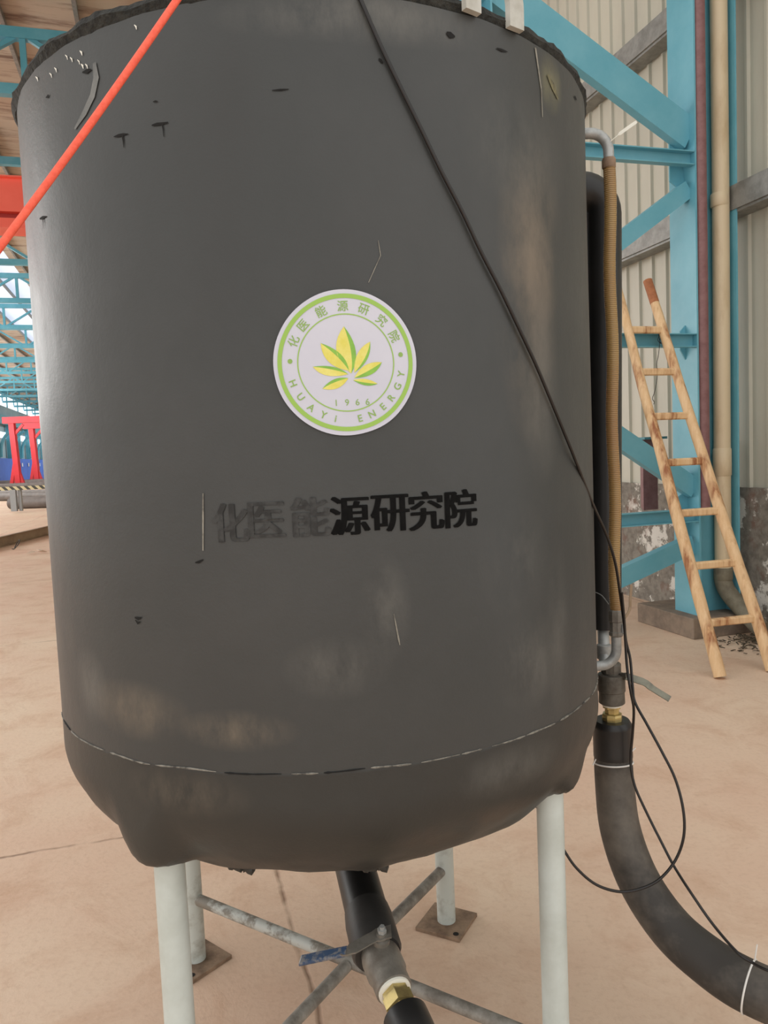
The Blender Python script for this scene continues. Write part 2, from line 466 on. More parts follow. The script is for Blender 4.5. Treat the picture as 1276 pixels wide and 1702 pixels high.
# foam jacket with dust and stains
def jacket(name, base1, base2, stains):
    t = NT(name)
    n1 = t.noise(2.2, 5, 0.65); n2 = t.noise(7, 6, 0.7, t.mapping((1, 1, 0.5))); n3 = t.noise(160, 3)
    c = t.mix(t.rng(n1, 0.35, 0.7), lin(base1), lin(base2))
    for (p, rx, rz, col, amt) in stains:
        mp = t.mapping((1 / rx, 1 / rx, 1 / rz), (-p.x / rx, -p.y / rx, -p.z / rz))
        vl = t.n('VectorMath', operation='LENGTH'); t.l(mp, vl.inputs[0])
        f = t.rng(vl.outputs['Value'], 1.0, 0.25)
        f = t.math('MULTIPLY', t.math('MULTIPLY', f, t.rng(n2, 0.38, 0.68)), amt)
        c = t.mix(f, c, lin(col))
    t.set(c, t.rng(n2, 0.3, 0.8, 0.4, 0.52), 0.0, 0.5)
    t.bump(t.math('ADD', t.math('MULTIPLY', n3, 0.12), n1), 0.16, 0.02)
    return t.m
BR_ = (128, 116, 100); GR_ = (112, 110, 104)
M['jacket'] = jacket('foam_jacket', (56, 58, 57), (64, 65, 64), [
    (hit(890, 390), .11, .18, (132, 120, 104), .7), (hit(880, 520), .10, .26, (124, 112, 98), .6), (hit(870, 250), .16, .12, GR_, .5),
    (hit(900, 640), .07, .2, GR_, .55), (hit(880, 1100), .10, .1, GR_, .7), (hit(930, 1050), .05, .2, GR_, .5),
    (hit(560, 1110), .10, .06, GR_, .6), (hit(640, 1010), .05, .1, GR_, .6), (hit(220, 1180), .14, .06, BR_, .7),
    (hit(390, 1215), .12, .04, BR_, .8), (hit(860, 930), .1, .12, GR_, .45), (hit(150, 1140), .07, .08, GR_, .7),
    (hit(600, 25), .25, .05, GR_, .8), (hit(915, 140), .05, .06, (132, 128, 96), .9)])
M['jacket_low'] = jacket('foam_lower_cover', (45, 46, 44), (53, 53, 50), [
    (hit(850, 1280), .15, .05, GR_, .5), (hit(300, 1320), .15, .05, BR_, .5), (hit(800, 1390), .2, .05, (96, 78, 62), .6)])

tank = thing('insulated_tank', 'tall black foam-wrapped tank on pale legs bearing a round white sticker', 'tank', (AX.x, AX.y, 0))
# shell
rows = 60; NS = 200
mb = MB(); vs = []
for i in range(rows + 1):
    z = ZS + (ZT - ZS) * i / rows
    for k in range(NS):
        a = 2 * PI * k / NS; p = cyl(a, z); w_ = math.hypot(p.x - AX.x, p.y - AX.y) - R
        if i == rows: z2 = z + 0.004 * noise.noise(Vector((a * 9, 1, 0))); p.z = z2
        vs.append(Vector((AX.x + (R + w_) * math.cos(a), AX.y + (R + w_) * math.sin(a), p.z)))
mb.add(vs, [(i * NS + k, i * NS + (k + 1) % NS, (i + 1) * NS + (k + 1) % NS, (i + 1) * NS + k) for i in range(rows) for k in range(NS)], True)
shell = part('shell', mb, 'jacket', tank)
# lower cover, a dished end with lumps where it is wrapped round the leg tops
LEGS = [Vector((-0.452, 1.47, 0)), Vector((0.343, 1.675, 0)), Vector((-0.622, 2.225, 0)), Vector((0.144, 2.362, 0))]
prof = []
for i in range(5): prof.append((R, ZS - 0.062 * i / 5))
for i in range(33):
    th = PI / 2 * i / 32
    prof.append((R * math.cos(th), 0.893 - (0.893 - ZB) * math.sin(th)))
prof = [(R - 0.0005, ZS + 0.001)] + [p_ for a_, b_ in zip(prof[:-1], prof[1:]) for p_ in (a_, ((a_[0] + b_[0]) / 2, (a_[1] + b_[1]) / 2))] + [(0.002, ZB)]
vs = []
for i, (r_, z) in enumerate(prof):
    for k in range(NS):
        a = 2 * PI * k / NS
        p = Vector((AX.x + r_ * math.cos(a), AX.y + r_ * math.sin(a), z))
        q = p * 1.0
        low = min(max((ZS - z) / 0.25, 0), 1)
        d_ = wob(p) + low * 0.007 * noise.noise(p * 7) + low * low * 0.006 * noise.noise(p * 22)
        q.x += d_ * math.cos(a); q.y += d_ * math.sin(a)
        q.z += low * low * 0.008 * noise.noise(Vector((p.x * 11, p.y * 11, 3)))
        for L, zl, r_out in ((LEGS[0], 0.735, 0.108), (LEGS[1], 0.752, 0.09), (LEGS[2], 0.715, 0.1), (LEGS[3], 0.715, 0.1)):
            d2 = math.hypot(p.x - L.x, p.y - L.y); w_ = min(max((r_out - d2) / (r_out - 0.05), 0), 1); w_ = w_ * w_ * (3 - 2 * w_)
            zl2 = zl + 0.006 * noise.noise(p * 18)
            if z < 0.90 and q.z > zl2: q.z = q.z * (1 - w_) + zl2 * w_
        vs.append(q)
mb = MB().add(vs, [(i * NS + k, i * NS + (k + 1) % NS, (i + 1) * NS + (k + 1) % NS, (i + 1) * NS + k) for i in range(len(prof) - 1) for k in range(NS)], True)
part('bottom_cover', mb, 'jacket_low', tank)
# lid of rough foam
mb = MB(); vs = []; nn = 240
lp = [(R - .03, ZT - .01), (R + .004, ZT - .004), (R + .012, ZT + .012), (R + .006, ZT + .024), (R - .02, ZT + .03), (0.3, ZT + .036), (0.002, ZT + .036)]
for i, (r_, z) in enumerate(lp):
    for k in range(nn):
        a = 2 * PI * k / nn; p = Vector((AX.x + r_ * math.cos(a), AX.y + r_ * math.sin(a), z))
        amp = 0.0045 if 0 < i < 5 else 0
        dd = amp * (noise.noise(p * 14) + 0.8 * noise.noise(p * 45))
        # the lid sits further out on the near left, tucked in on the right
        s_ = 0.002 * math.cos(a - 2.6) - 0.006 if 0 < i < 5 else 0
        p += Vector((math.cos(a) * (dd + s_), math.sin(a) * (dd + s_), dd * 0.8)); vs.append(p)
mb.add(vs, [(i * nn + k, i * nn + (k + 1) % nn, (i + 1) * nn + (k + 1) % nn, (i + 1) * nn + k) for i in range(len(lp) - 1) for k in range(nn)], True)
part('lid', mb, 'foam_raw', tank, 'rough dark foam lid edge')
for q0_, q1_, y_ in (((376, 1433), (424, 1443), 1.475), ((598, 1440), (645, 1437), 1.50)):
    e0_, e1_ = at_y(*q0_, y_), at_y(*q1_, y_)
    mb = MB().tube([e0_.lerp(e1_, k / 12) + Vector((0, 0, .004 * noise.noise(Vector((k * .9, y_ * 9, 0))))) for k in range(13)], [.004] + [.012 + .005 * noise.noise(Vector((k * .7, 4, y_ * 5))) for k in range(11)] + [.004], 10)
    part('foam_flap', mb, 'jacket_low', tank)
# glued seam, broken in places
mb = MB(); mbd = MB()
a = -2.75
while a < -0.1:
    ln = random.uniform(.05, .22)
    pts = [cyl(a + ln * i / 10, ZS + 0.0035 * noise.noise(Vector((a + ln * i / 10) * Vector((6, 0, 0)))) if False else ZS + 0.004 * noise.noise(Vector(((a + ln * i / 10) * 6, 0, 0))), 0.0006) for i in range(11)]
    (mb if random.random() < .62 else mbd).tube(pts, [0.0006] + [random.uniform(.001, .0022) for _ in range(9)] + [0.0006], 6)
    a += ln + random.uniform(0.0, 0.035)
part('seam', mb, 'glue', tank, 'pale broken glue line')
part('seam', mbd, 'tear', tank, 'dark open gaps in the seam')

def wrapmesh(poly_faces_verts, faces, a_c, z_c, off):
    return [cyl(a_c + x / R, z_c + y, off) for x, y in poly_faces_verts], faces
def strip(pts, widths, off):
    """narrow strip on the tank along photo points"""
    P = [hit(*q) for q in pts]; av = [(ang(p), p.z) for p in P]
    vs = []; n_ = len(av)
    for i, (a, z) in enumerate(av):
        a2, z2 = av[min(i + 1, n_ - 1)]; a1, z1 = av[max(i - 1, 0)]
        dx, dz = (a2 - a1) * R, z2 - z1; l_ = math.hypot(dx, dz) or 1
        nx, nz = -dz / l_, dx / l_; w_ = widths[i] / 2
        vs += [cyl(a + nx * w_ / R, z + nz * w_, off), cyl(a - nx * w_ / R, z - nz * w_, off)]
    return vs, [(2 * i, 2 * i + 1, 2 * i + 3, 2 * i + 2) for i in range(n_ - 1)]
# small tears, scrapes and a film patch in the jacket
def tears(list_, name, mat, off, label=None):
    for pts, ws in list_:
        mb = MB(); v_, f_ = strip(pts, ws, off); mb.add(v_, f_)
        part(name, mb, mat, tank, label)
tears([([(190, 228), (198, 226), (206, 224), (214, 223)], (.001, .005, .004, .001)), ([(253, 209), (262, 207), (270, 206), (280, 204)], (.002, .005, .004, .002)),
       ([(204, 224), (206, 234), (207, 246)], (.004, .003, .001)), ([(270, 206), (272, 215), (273, 228)], (.003, .002, .001)),
       ([(68, 364), (73, 362), (78, 360)], (.003, .006, .002)), ([(73, 362), (74, 370), (74, 380)], (.005, .003, .001)),
       ([(138, 121), (146, 119), (153, 116)], (.002, .008, .002)), ([(78, 163), (81, 161), (83, 158)], (.001, .006, .001)),
       ([(741, 55), (747, 59), (755, 62)], (.004, .011, .003)), ([(824, 81), (832, 84), (842, 87)], (.002, .005, .001)),
       ([(325, 935), (331, 934), (338, 930)], (.002, .005, .002)), ([(225, 1026), (231, 1028), (236, 1026)], (.003, .006, .002)),
       ([(226, 1030), (230, 1036), (234, 1033)], (.002, .004, .002)), ([(953, 160), (955, 163), (957, 167)], (.002, .006, .002)),
       ([(452, 151), (466, 150), (480, 149)], (.001, .003, .001)), ([(629, 98), (632, 101), (636, 106)], (.002, .005, .002)),
       ([(255, 170), (259, 169), (263, 169)], (.001, .003, .001))], 'tear', 'tear', 0.0016, None)
tears([([(338, 820), (338, 860), (338, 915)], (.002, .003, .002)), ([(654, 1020), (662, 1062), (664, 1072)], (.001, .003, .001)),
       ([(900, 195), (898, 150), (888, 80)], (.002, .004, .005)),
       ([(628, 400), (632, 425), (612, 470)], (.001, .0015, .001))], 'scrape', 'scrape', 0.0016, 'pale scrape')
tears([([(908, 125), (918, 145), (926, 165)], (.006, .016, .006))], 'scrape', 'olive_scrape', 0.0016, 'olive scraped spot')
tears([([(158, 105), (161, 130), (155, 160), (142, 188), (126, 215)], (.008, .014, .013, .012, .004))], 'film_patch', 'patch_film', 0.0018, 'shiny clear film patch')
for q in ((110, 92), (118, 96), (130, 100), (136, 107), (143, 107), (84, 122), (92, 113), (134, 85), (224, 42), (61, 128)):
    mb = MB(); v_, f_ = strip([q, (q[0] + 3, q[1] + 3), (q[0] + 4, q[1] + 8)], (.001, random.uniform(.002, .004), .001), 0.0018); mb.add(v_, f_)
    part('film_flake', mb, 'tape_white', tank, 'white flake of torn film by the rim')

# ---- lettering and round sticker
def text_geo(s, size, bold=0.0):
    cu = bpy.data.curves.new('glyphs', 'FONT'); cu.body = s; cu.size = size
    cu.align_x = 'CENTER'; cu.offset = bold; cu.resolution_u = 6
    o = bpy.data.objects.new('glyphs', cu); COL.objects.link(o)
    dg = bpy.context.evaluated_depsgraph_get(); dg.update()
    me = bpy.data.meshes.new_from_object(o.evaluated_get(dg))
    vs = [(v.co.x, v.co.y) for v in me.vertices]; fs = [tuple(p.vertices) for p in me.polygons]
    bpy.data.objects.remove(o); bpy.data.curves.remove(cu); bpy.data.meshes.remove(me)
    return vs, fs
def centred(g):
    vs, fs = g
    if not vs: return g
    x0, x1 = min(v[0] for v in vs), max(v[0] for v in vs); y0, y1 = min(v[1] for v in vs), max(v[1] for v in vs)
    return [(x - (x0 + x1) / 2, y - (y0 + y1) / 2) for x, y in vs], fs
def on_tank(mb, g, cx_, cy_, rot, sx, sy, a_c, z_c, off):
    vs, fs = g; c_, s_ = math.cos(rot), math.sin(rot)
    pts = []
    for x, y in vs:
        x *= sx; y *= sy
        pts.append(cyl(a_c + (cx_ + x * c_ - y * s_) / R, z_c + cy_ + x * s_ + y * c_, off))
    mb.add(pts, fs)
# stencilled line
CHARS = '化医能源研究院'
spots = [(383, 869), (443, 864), (516, 859), (581, 857), (648, 853), (708, 849), (766, 845)]
for i, ch in enumerate(CHARS):
    p = hit(*spots[i]); mb = MB()
    g_ = centred(text_geo(ch, 1.0, 0.0))
    for k in range(5): on_tank(mb, g_, (k - 2) * 0.0013, 0.0006 * (k % 2), 0, 0.069, 0.072, ang(p), p.z, 0.0016 + k * 0.00008)
    part('stencil_letter', mb, 'ink_faded' if i < 3 else 'ink', tank, 'worn, nearly rubbed-out stencil character' if i < 3 else None)

SP = hit(575, 603.5); SA, SZ = ang(SP), SP.z; SR = 0.1205; SRX = 0.1215
st = None
mb = MB(); vs = [cyl(SA, SZ, 0.0042)]; nn = 96; rings = 10
for i in range(1, rings + 1):
    for k in range(nn):
        a = 2 * PI * k / nn; r_ = SR * i / rings * (1 + 0.006 * noise.noise(Vector((math.cos(a) * 2, math.sin(a) * 2, 0))))
        vs.append(cyl(SA + r_ * math.cos(a) / R, SZ + r_ * math.sin(a), 0.0042))
fs = [(0, 1 + k, 1 + (k + 1) % nn) for k in range(nn)]
fs += [(1 + (i - 1) * nn + k, 1 + i * nn + k, 1 + i * nn + (k + 1) % nn, 1 + (i - 1) * nn + (k + 1) % nn) for i in range(1, rings) for k in range(nn)]
mb.add(vs, fs, True)
st = part('round_sticker', mb, 'sticker_white', tank, 'round white vinyl sticker with green ring and leaf emblem')
def ring(r0, r1, off):
    mb = MB(); nn = 120
    vs = [cyl(SA + r_ * SR * math.cos(2 * PI * k / nn) / R, SZ + r_ * SR * math.sin(2 * PI * k / nn), off) for r_ in (r0, r1) for k in range(nn)]
    return mb.add(vs, [(k, (k + 1) % nn, nn + (k + 1) % nn, nn + k) for k in range(nn)], True)
part('printed_ring', ring(0.882, 0.942, 0.0048), 'green_print', st)
part('printed_ring', ring(0.657, 0.672, 0.0048), 'green_print', st)
mb = MB()
for ch, deg in zip(CHARS, (156, 137, 114, 91.2, 69.5, 47.8, 27.0)):
    t_ = math.radians(deg)
    on_tank(mb, centred(text_geo(ch, 1.0, 0.008)), 0.775 * SR * math.cos(t_), 0.775 * SR * math.sin(t_), t_ - PI / 2, 0.158 * SR, 0.158 * SR, SA, SZ, 0.0048)
part('lettering', mb, 'green_text', st)
mb = MB()
for ch, deg in (('H', 199), ('U', 214.6), ('A', 229.6), ('Y', 243.9), ('i', 256.6), ('E', 281.6), ('N', 294.4), ('E', 308.3), ('R', 321), ('G', 334.2), ('Y', 347.5)):
    t_ = math.radians(deg)
    on_tank(mb, centred(text_geo(ch, 1.0, 0.012)), 0.785 * SR * math.cos(t_), 0.785 * SR * math.sin(t_), t_ + PI / 2, 0.138 * SR, 0.138 * SR, SA, SZ, 0.0048)
for x, y in ((-0.768, 0.045), (0.77, 0.10)):
    disc = ([(0.033 * SR * math.cos(2 * PI * k / 20), 0.033 * SR * math.sin(2 * PI * k / 20)) for k in range(20)], [tuple(range(20))])
    on_tank(mb, disc, x * SR, y * SR, 0, 1, 1, SA, SZ, 0.0048)
part('lettering', mb, 'green_text', st)
mb = MB()
for ch, x in zip('1966', (-0.165, -0.015, 0.13, 0.27)):
    on_tank(mb, centred(text_geo(ch, 1.0, 0.0)), x * SR, -0.545 * SR, 0.02, 0.125 * SR, 0.125 * SR, SA, SZ, 0.0048)
part('lettering', mb, 'green_text', st)
# leaf emblem; points measured on the sticker, unit = its radius
def S2(x, y): return ((x - 635) / 552, (632 - y) / 567)
def qb(p, c_, q, n_=10): return [((1 - t_) ** 2 * p[0] + 2 * t_ * (1 - t_) * c_[0] + t_ * t_ * q[0], (1 - t_) ** 2 * p[1] + 2 * t_ * (1 - t_) * c_[1] + t_ * t_ * q[1]) for t_ in [i / n_ for i in range(n_ + 1)]]
def petal(tip, base, left, mid, right, green_left=False):
    T, Bs, Lc, Mc, Rc = S2(*tip), S2(*base), S2(*left), S2(*mid), S2(*right)
    for (c1, c2, m_) in ((Lc, Mc, 'leaf_green' if green_left else 'leaf_yellow'), (Mc, Rc, 'leaf_yellow' if green_left else 'leaf_green')):
        e1 = qb(T, c1, Bs); e2 = qb(T, c2, Bs); n_ = len(e1)
        vs = [cyl(SA + x * SR / R, SZ + y * SR, 0.0048) for x, y in e1 + e2]
        mb = MB().add(vs, [(i, i + 1, n_ + i + 1, n_ + i) for i in range(n_ - 1)])
        part('leaf', mb, m_, st, 'yellow half of a printed leaf' if m_ == 'leaf_yellow' else 'green half of a printed leaf')
petal((628, 350), (668, 718), (478, 545), (700, 560), (772, 545))
petal((447, 475), (652, 695), (455, 660), (590, 585), (640, 545))
petal((380, 655), (645, 722), (455, 765), (560, 680), (560, 635))
petal((445, 828), (645, 752), (575, 865), (530, 775), (530, 725))
petal((824, 472), (692, 712), (688, 535), (800, 600), (835, 620))
petal((908, 634), (690, 752), (760, 615), (830, 690), (860, 755))
petal((868, 802), (680, 768), (780, 740), (760, 795), (775, 840))

# lifting lug at the rim (flat pale hoop)
def lug(px0, px1, y0, y1, label):
    p0, p1 = hit(px0, y0, R + 0.004), hit(px1, y1, R + 0.004)
    c_ = (p0 + p1) / 2; tx = (p1 - p0).normalized(); nrm = Vector((c_.x - AX.x, c_.y - AX.y, 0)).normalized()
    half = (p1 - p0).length / 2; up = (Z - tx * tx.dot(Z)).normalized()
    out_, in_ = half + 0.017, half - 0.017
    mb = MB(); prof = []
    n_ = 20
    oth = [(out_, -0.035)] + [(out_ * math.cos(PI * i / n_), out_ * 1.15 * math.sin(PI * i / n_)) for i in range(n_ + 1)] + [(-out_, -0.035)]
    inn = [(in_, -0.035)] + [(in_ * math.cos(PI * i / n_), in_ * 1.15 * math.sin(PI * i / n_)) for i in range(n_ + 1)] + [(-in_, -0.035)]
    m_ = len(oth)
    for d in (0.0, 0.012):
        for loop in (oth, inn): mb.add([c_ + tx * x + up * y + nrm * d for x, y in loop], [])
    o_ = 0
    fs = []
    for i in range(m_ - 1):
        fs += [(i, i + 1, m_ + i + 1, m_ + i), (2 * m_ + i, 2 * m_ + i + 1, 3 * m_ + i + 1, 3 * m_ + i),
               (i, i + 1, 2 * m_ + i + 1, 2 * m_ + i), (m_ + i, m_ + i + 1, 3 * m_ + i + 1, 3 * m_ + i)]
    fs += [(0, m_, 3 * m_, 2 * m_), (m_ - 1, 2 * m_ - 1, 4 * m_ - 1, 3 * m_ - 1)]
    mb.f += fs; mb.sm += [False] * len(fs)
    return part('lifting_lug', mb, 'lug', tank, label)
lug(779, 851, -12, 18, 'pale grey lifting hoop at the rim')

# legs with base plates, cross braces
def base_plate(L, leg, rot):
    c_, s_ = math.cos(rot), math.sin(rot); x, y = Vector((c_, s_, 0)), Vector((-s_, c_, 0))
    mb = MB().hexa(L + Z * 0.006, x * 0.075, y * 0.075, Z * 0.006)
    pl = part('base_plate', mb, 'plate_rust', leg, 'dusty rusty base plate', bevel=0.0015)
    mb = MB()
    for sx, sy in ((-1, -1),):
        mb.lathe([(0.009, 0.0121), (0.009, 0.0128)], L + x * 0.055 * sx + y * 0.055 * sy, 14)
    part('bolt_hole', mb, 'dark_hole', leg)
for i, L in enumerate(LEGS):
    zt = 0.80
    mb = MB().tube([L + Z * 0.012, L + Z * 0.2, L + Z * 0.45, L + Z * zt], 0.03 if i < 2 else 0.029, 32)
    lg = part('leg', mb, 'leg_paint' if i < 2 else 'old_leg', tank, 'pale painted pipe leg' if i < 2 else 'stained pale pipe leg with rusty base plate')
    base_plate(L, lg, (1.05, 1.05, 0.87, 1.08)[i])
bl = at_y(328, 1492, 2.222); fr = Vector((LEGS[1].x, LEGS[1].y, bl.z - 0.07))
brz = at_y(738, 1447, 2.345)
mb = MB().tube([Vector((LEGS[2].x, LEGS[2].y, bl.z)), Vector((LEGS[2].x, LEGS[2].y, bl.z)).lerp(fr, .44)], 0.0165, 16)
part('cross_brace', mb, 'brace_paint', tank, 'chipped pale cross brace')
mb = MB().tube([Vector((LEGS[2].x, LEGS[2].y, bl.z)).lerp(fr, .44), fr], 0.0165, 16)
part('cross_brace', mb, 'brace_grey', tank, 'grey cross brace to the front right leg')
e0 = Vector((LEGS[3].x, LEGS[3].y, brz.z)); e1 = Vector((LEGS[0].x, LEGS[0].y, bl.z - 0.06))
xm = Vector((LEGS[2].x, LEGS[2].y, bl.z)).lerp(fr, .5)
mb = MB().tube([e0, e0.lerp(xm, 0.97)], 0.0165, 16); part('cross_brace', mb, 'brace_grey', tank, 'grey cross brace to the back right leg')
mb = MB().tube([xm.lerp(e1, 0.03), e1], 0.0165, 16); part('cross_brace', mb, 'brace_grey', tank, 'grey cross brace to the front left leg')

# ================================================================== DRAIN UNDER THE TANK
A1 = at_y(600, 1480, 1.715); A2 = at_y(623, 1568, 1.562); RING = at_y(656, 1648, 1.452); A5 = at_y(674, 1692, 1.395)
dr = thing('drain_pipe', 'black foam-wrapped pipe sloping forward from under the tank to the lever valve', 'pipe', (A1.x, A1.y, A1.z - .05))
dA = (A1 - A2).normalized()
C0 = A1 + dA * ((AX.y - A1.y) / dA.y)
part('pipe_foam', MB().tube(bez([C0 + Z * 0.03, C0 + dA * -0.03, A1, A2 + (A1 - A2) * .15], 6), 0.0475, 28), 'foam_black', dr)
d_ = (A2 - A1).normalized()
part('end_sleeve', MB().lathe([(0.03, -0.09), (0.05, -0.09), (0.053, -0.06), (0.053, 0.02), (0.048, 0.03), (0.028, 0.025)], A2, 28, d_), 'foam', dr, 'matte black foam end sleeve')

d_ = (A5 - A2).normalized()
A3 = RING - d_ * 0.064
dv = thing('drain_valve', 'grey lever ball valve with blue-gripped handle on the drain under the tank', 'valve', (A3.x, A3.y, A3.z - .05))
pr = [(0.026, -0.10), (0.026, -0.07), (0.033, -0.065), (0.036, -0.045), (0.041, -0.02), (0.041, 0.02), (0.037, 0.03), (0.037, 0.06), (0.03, 0.062)]
part('valve_body', MB().lathe(pr, A3, 26, d_), 'steel_valve', dv)
part('thread_tape', MB().lathe([(0.029, 0.058), (0.033, 0.061), (0.033, 0.066), (0.028, 0.068)], A3, 26, d_), 'tape_white', dv, 'white thread tape ring')
part('brass_nipple', MB().lathe([(0.028, 0.064), (0.029, 0.08), (0.033, 0.082), (0.033, 0.104), (0.027, 0.106), (0.027, 0.14)], A3, 6, d_, smooth=False), 'brass', dv, 'brass hexagon nipple')
up = (Z - d_ * Z.dot(d_)).normalized()
part('stem', MB().lathe([(0.017, 0.036), (0.017, 0.05), (0.011, 0.052), (0.011, 0.066)], A3 - d_ * 0.02, 20, up), 'steel_valve', dv)
# lever: goes off to the left with a crank near the stem
S0 = A3 - d_ * 0.02 + up * 0.06
tip = at_y(498, 1597, 1.50); k1 = at_y(580, 1580, 1.475)
side = (tip - S0).normalized(); wdir = up.cross(side).normalized()
hp = [S0 - side * 0.02, S0 + side * 0.016, k1, tip]
def flat(mb, pts, w0, th, n_up):
    pts = bez(pts, 6); vs = []; n_ = len(pts)
    for i, p in enumerate(pts):
        t_ = pts[min(i + 1, n_ - 1)] - pts[max(i - 1, 0)]; t_.normalize()
        s_ = n_up.cross(t_).normalized(); w_ = w0[min(int(i / 6), len(w0) - 1)] if isinstance(w0, list) else w0
        vs += [p + s_ * w_ + n_up * th, p - s_ * w_ + n_up * th, p - s_ * w_ - n_up * th, p + s_ * w_ - n_up * th]
    fs = [(4 * i + k, 4 * i + (k + 1) % 4, 4 * i + 4 + (k + 1) % 4, 4 * i + 4 + k) for i in range(n_ - 1) for k in range(4)]
    return mb.add(vs, fs + [(0, 1, 2, 3), tuple(4 * n_ - 4 + k for k in range(4))])
hd = part('lever', flat(MB(), hp[:3] + [k1.lerp(tip, .15)], [0.016, 0.0125, 0.009, 0.009], 0.0018, up), 'steel_valve', dv, bevel=0.0008)
part('grip', flat(MB(), [k1.lerp(tip, .05), k1.lerp(tip, .5), tip], 0.0115, 0.0048, up), 'lever_blue', hd, 'worn blue lever grip', bevel=0.003)
part('bolt', MB().lathe([(0.0095, 0.066), (0.0095, 0.074), (0.0055, 0.075), (0.0055, 0.081)], A3 - d_ * 0.02, 6, up, smooth=False), 'galv', hd, 'bright stem nut')

dh = thing('drain_hose', 'thick black hose on the brass nipple at the bottom of the drain', 'hose', (A5.x, A5.y, 0))
H0 = A3 + d_ * 0.122
part('hose_body', MB().tube(bez([H0, H0 + d_ * 0.06, H0 + d_ * 0.16 - Z * .02, H0 + d_ * 0.3 - Z * .12, Vector((H0.x + .12, H0.y - .42, .06)), Vector((H0.x + .25, H0.y - .75, .05))], 6), 0.044, 28), 'foam_black', dh)

# ================================================================== SIDE PIPEWORK RIGHT OF THE TANK
YH = 1.95
# insulated riser
rs = thing('riser_pipe', 'black foam-wrapped riser standing behind the amber hose beside the tank', 'pipe', at_y(1003, 1045, 2.1))
T0 = at_y(1003, 400, 2.1); T1 = at_y(1003, 1042, 2.1)
inr = (Vector((AX.x, AX.y, 0)) - Vector((T0.x, T0.y, 0))).normalized()
zc = at_y(985, 318, 2.1).z
rb = [Vector((T0.x, T0.y, zc)) + inr * 0.16]
for i in range(9):
    t_ = PI / 2 * i / 8
    rb.append(Vector((T0.x, T0.y, zc - 0.062)) + inr * (0.062 - 0.062 * math.sin(t_)) + Z * 0.062 * math.cos(t_))
rb += [Vector((T0.x, T0.y, T0.z)).lerp(T1, k / 6) for k in range(1, 7)]
part('pipe_foam', MB().tube(rb, 0.047, 28), 'foam_black', rs)
g0 = at_y(1001, 1030, 2.1); g1 = at_y(1005, 1104, 2.03)
part('galvanised_stub', MB().tube([g0, g1], 0.0155, 20), 'galv', rs, 'grey galvanised pipe below the foam')
part('coupling', MB().lathe([(0.017, -.02), (0.02, -.018), (0.02, .018), (0.017, .02)], g0.lerp(g1, .72), 20), 'galv', rs)

# amber level hose with galvanised ends
lh = thing('level_hose', 'amber spiral-wire hose hanging upright between two grey pipe elbows', 'hose', at_y(1020, 1110, YH))
h0 = at_y(1011.5, 266, YH); h1 = at_y(1023, 1018, YH)
def toward(p, px, py, dist):
    d = (Vector((AX.x, AX.y, 0)) - Vector((p.x, p.y, 0))).normalized(); return p + d * dist
mid = [h0.lerp(h1, k / 24) + V * 0.003 * math.sin(k * .8) for k in range(25)]
part('hose_body', MB().tube(mid, 0.0148, 24), 'amber', lh)
eb = []; rr = 0.045; tc = Vector((h0.x, h0.y, h0.z + 0.045)); dn = (Vector((AX.x, AX.y, 0)) - Vector((h0.x, h0.y, 0))).normalized()
eb = [h0 - Z * 0.03, h0 + Z * 0.02]
for i in range(9):
    t_ = PI / 2 * i / 8
    eb.append(h0 + Z * (0.02 + rr * math.sin(t_)) + dn * (rr - rr * math.cos(t_)))
eb.append(eb[-1] + dn * 0.10)
part('elbow', MB().tube(eb, 0.0128, 20), 'galv', lh, 'grey galvanised elbow into the tank side')
part('hose_clamp', MB().lathe([(0.015, -.012), (0.0165, -.01), (0.0165, .008), (0.015, .012)], h0 - Z * 0.008, 22), 'plate_rust', lh, 'rusty hose clamp')
tp = [at_y(1013, 236, 1.94), at_y(1030, 222, 1.93), at_y(1058, 202, 1.92)]
part('tape_tail', flat(MB(), tp, [0.001, 0.004, 0.003], 0.0004, Vector((0, -1, 0.2)).normalized()), 'tape_white', lh, 'loose white tail of thread tape')
part('coupling', MB().lathe([(0.015, .0), (0.0185, -.004), (0.0185, -.03), (0.0165, -.032), (0.0165, -.056), (0.0185, -.058), (0.0185, -.066), (0.014, -.07)], h1 + Z * 0.008, 8, smooth=False), 'steel_valve', lh, 'dull grey hexagon coupling')
eb = [h1 - Z * 0.055, h1 - Z * 0.095]; rr = 0.042
for i in range(9):
    t_ = PI / 2 * i / 8
    eb.append(h1 - Z * (0.095 + rr * math.sin(t_)) + dn * (rr - rr * math.cos(t_)))
eb.append(eb[-1] + dn * 0.06)
part('elbow', MB().tube(eb, 0.0128, 20), 'galv', lh, 'grey galvanised elbow into the tank side')
tk0 = at_y(1035, 1045, YH - .01)
part('cock', MB().lathe([(0.004, -.012), (0.006, -.01), (0.006, .01), (0.004, .012)], tk0, 12).tube([tk0, at_y(1026, 1046, YH)], 0.004, 10), 'galv', lh, 'small bright drain cock')
rl0, rl1 = at_y(1049, 972, YH + .05), at_y(1046, 1014, YH + .04)
part('cock_lever', flat(MB(), [rl0, rl0.lerp(rl1, .6), rl1, at_y(1036, 1030, YH)], 0.0035, 0.001, Vector((0, -1, 0.05)).normalized()), 'beam_brown', lh, 'rusty brown cock lever')

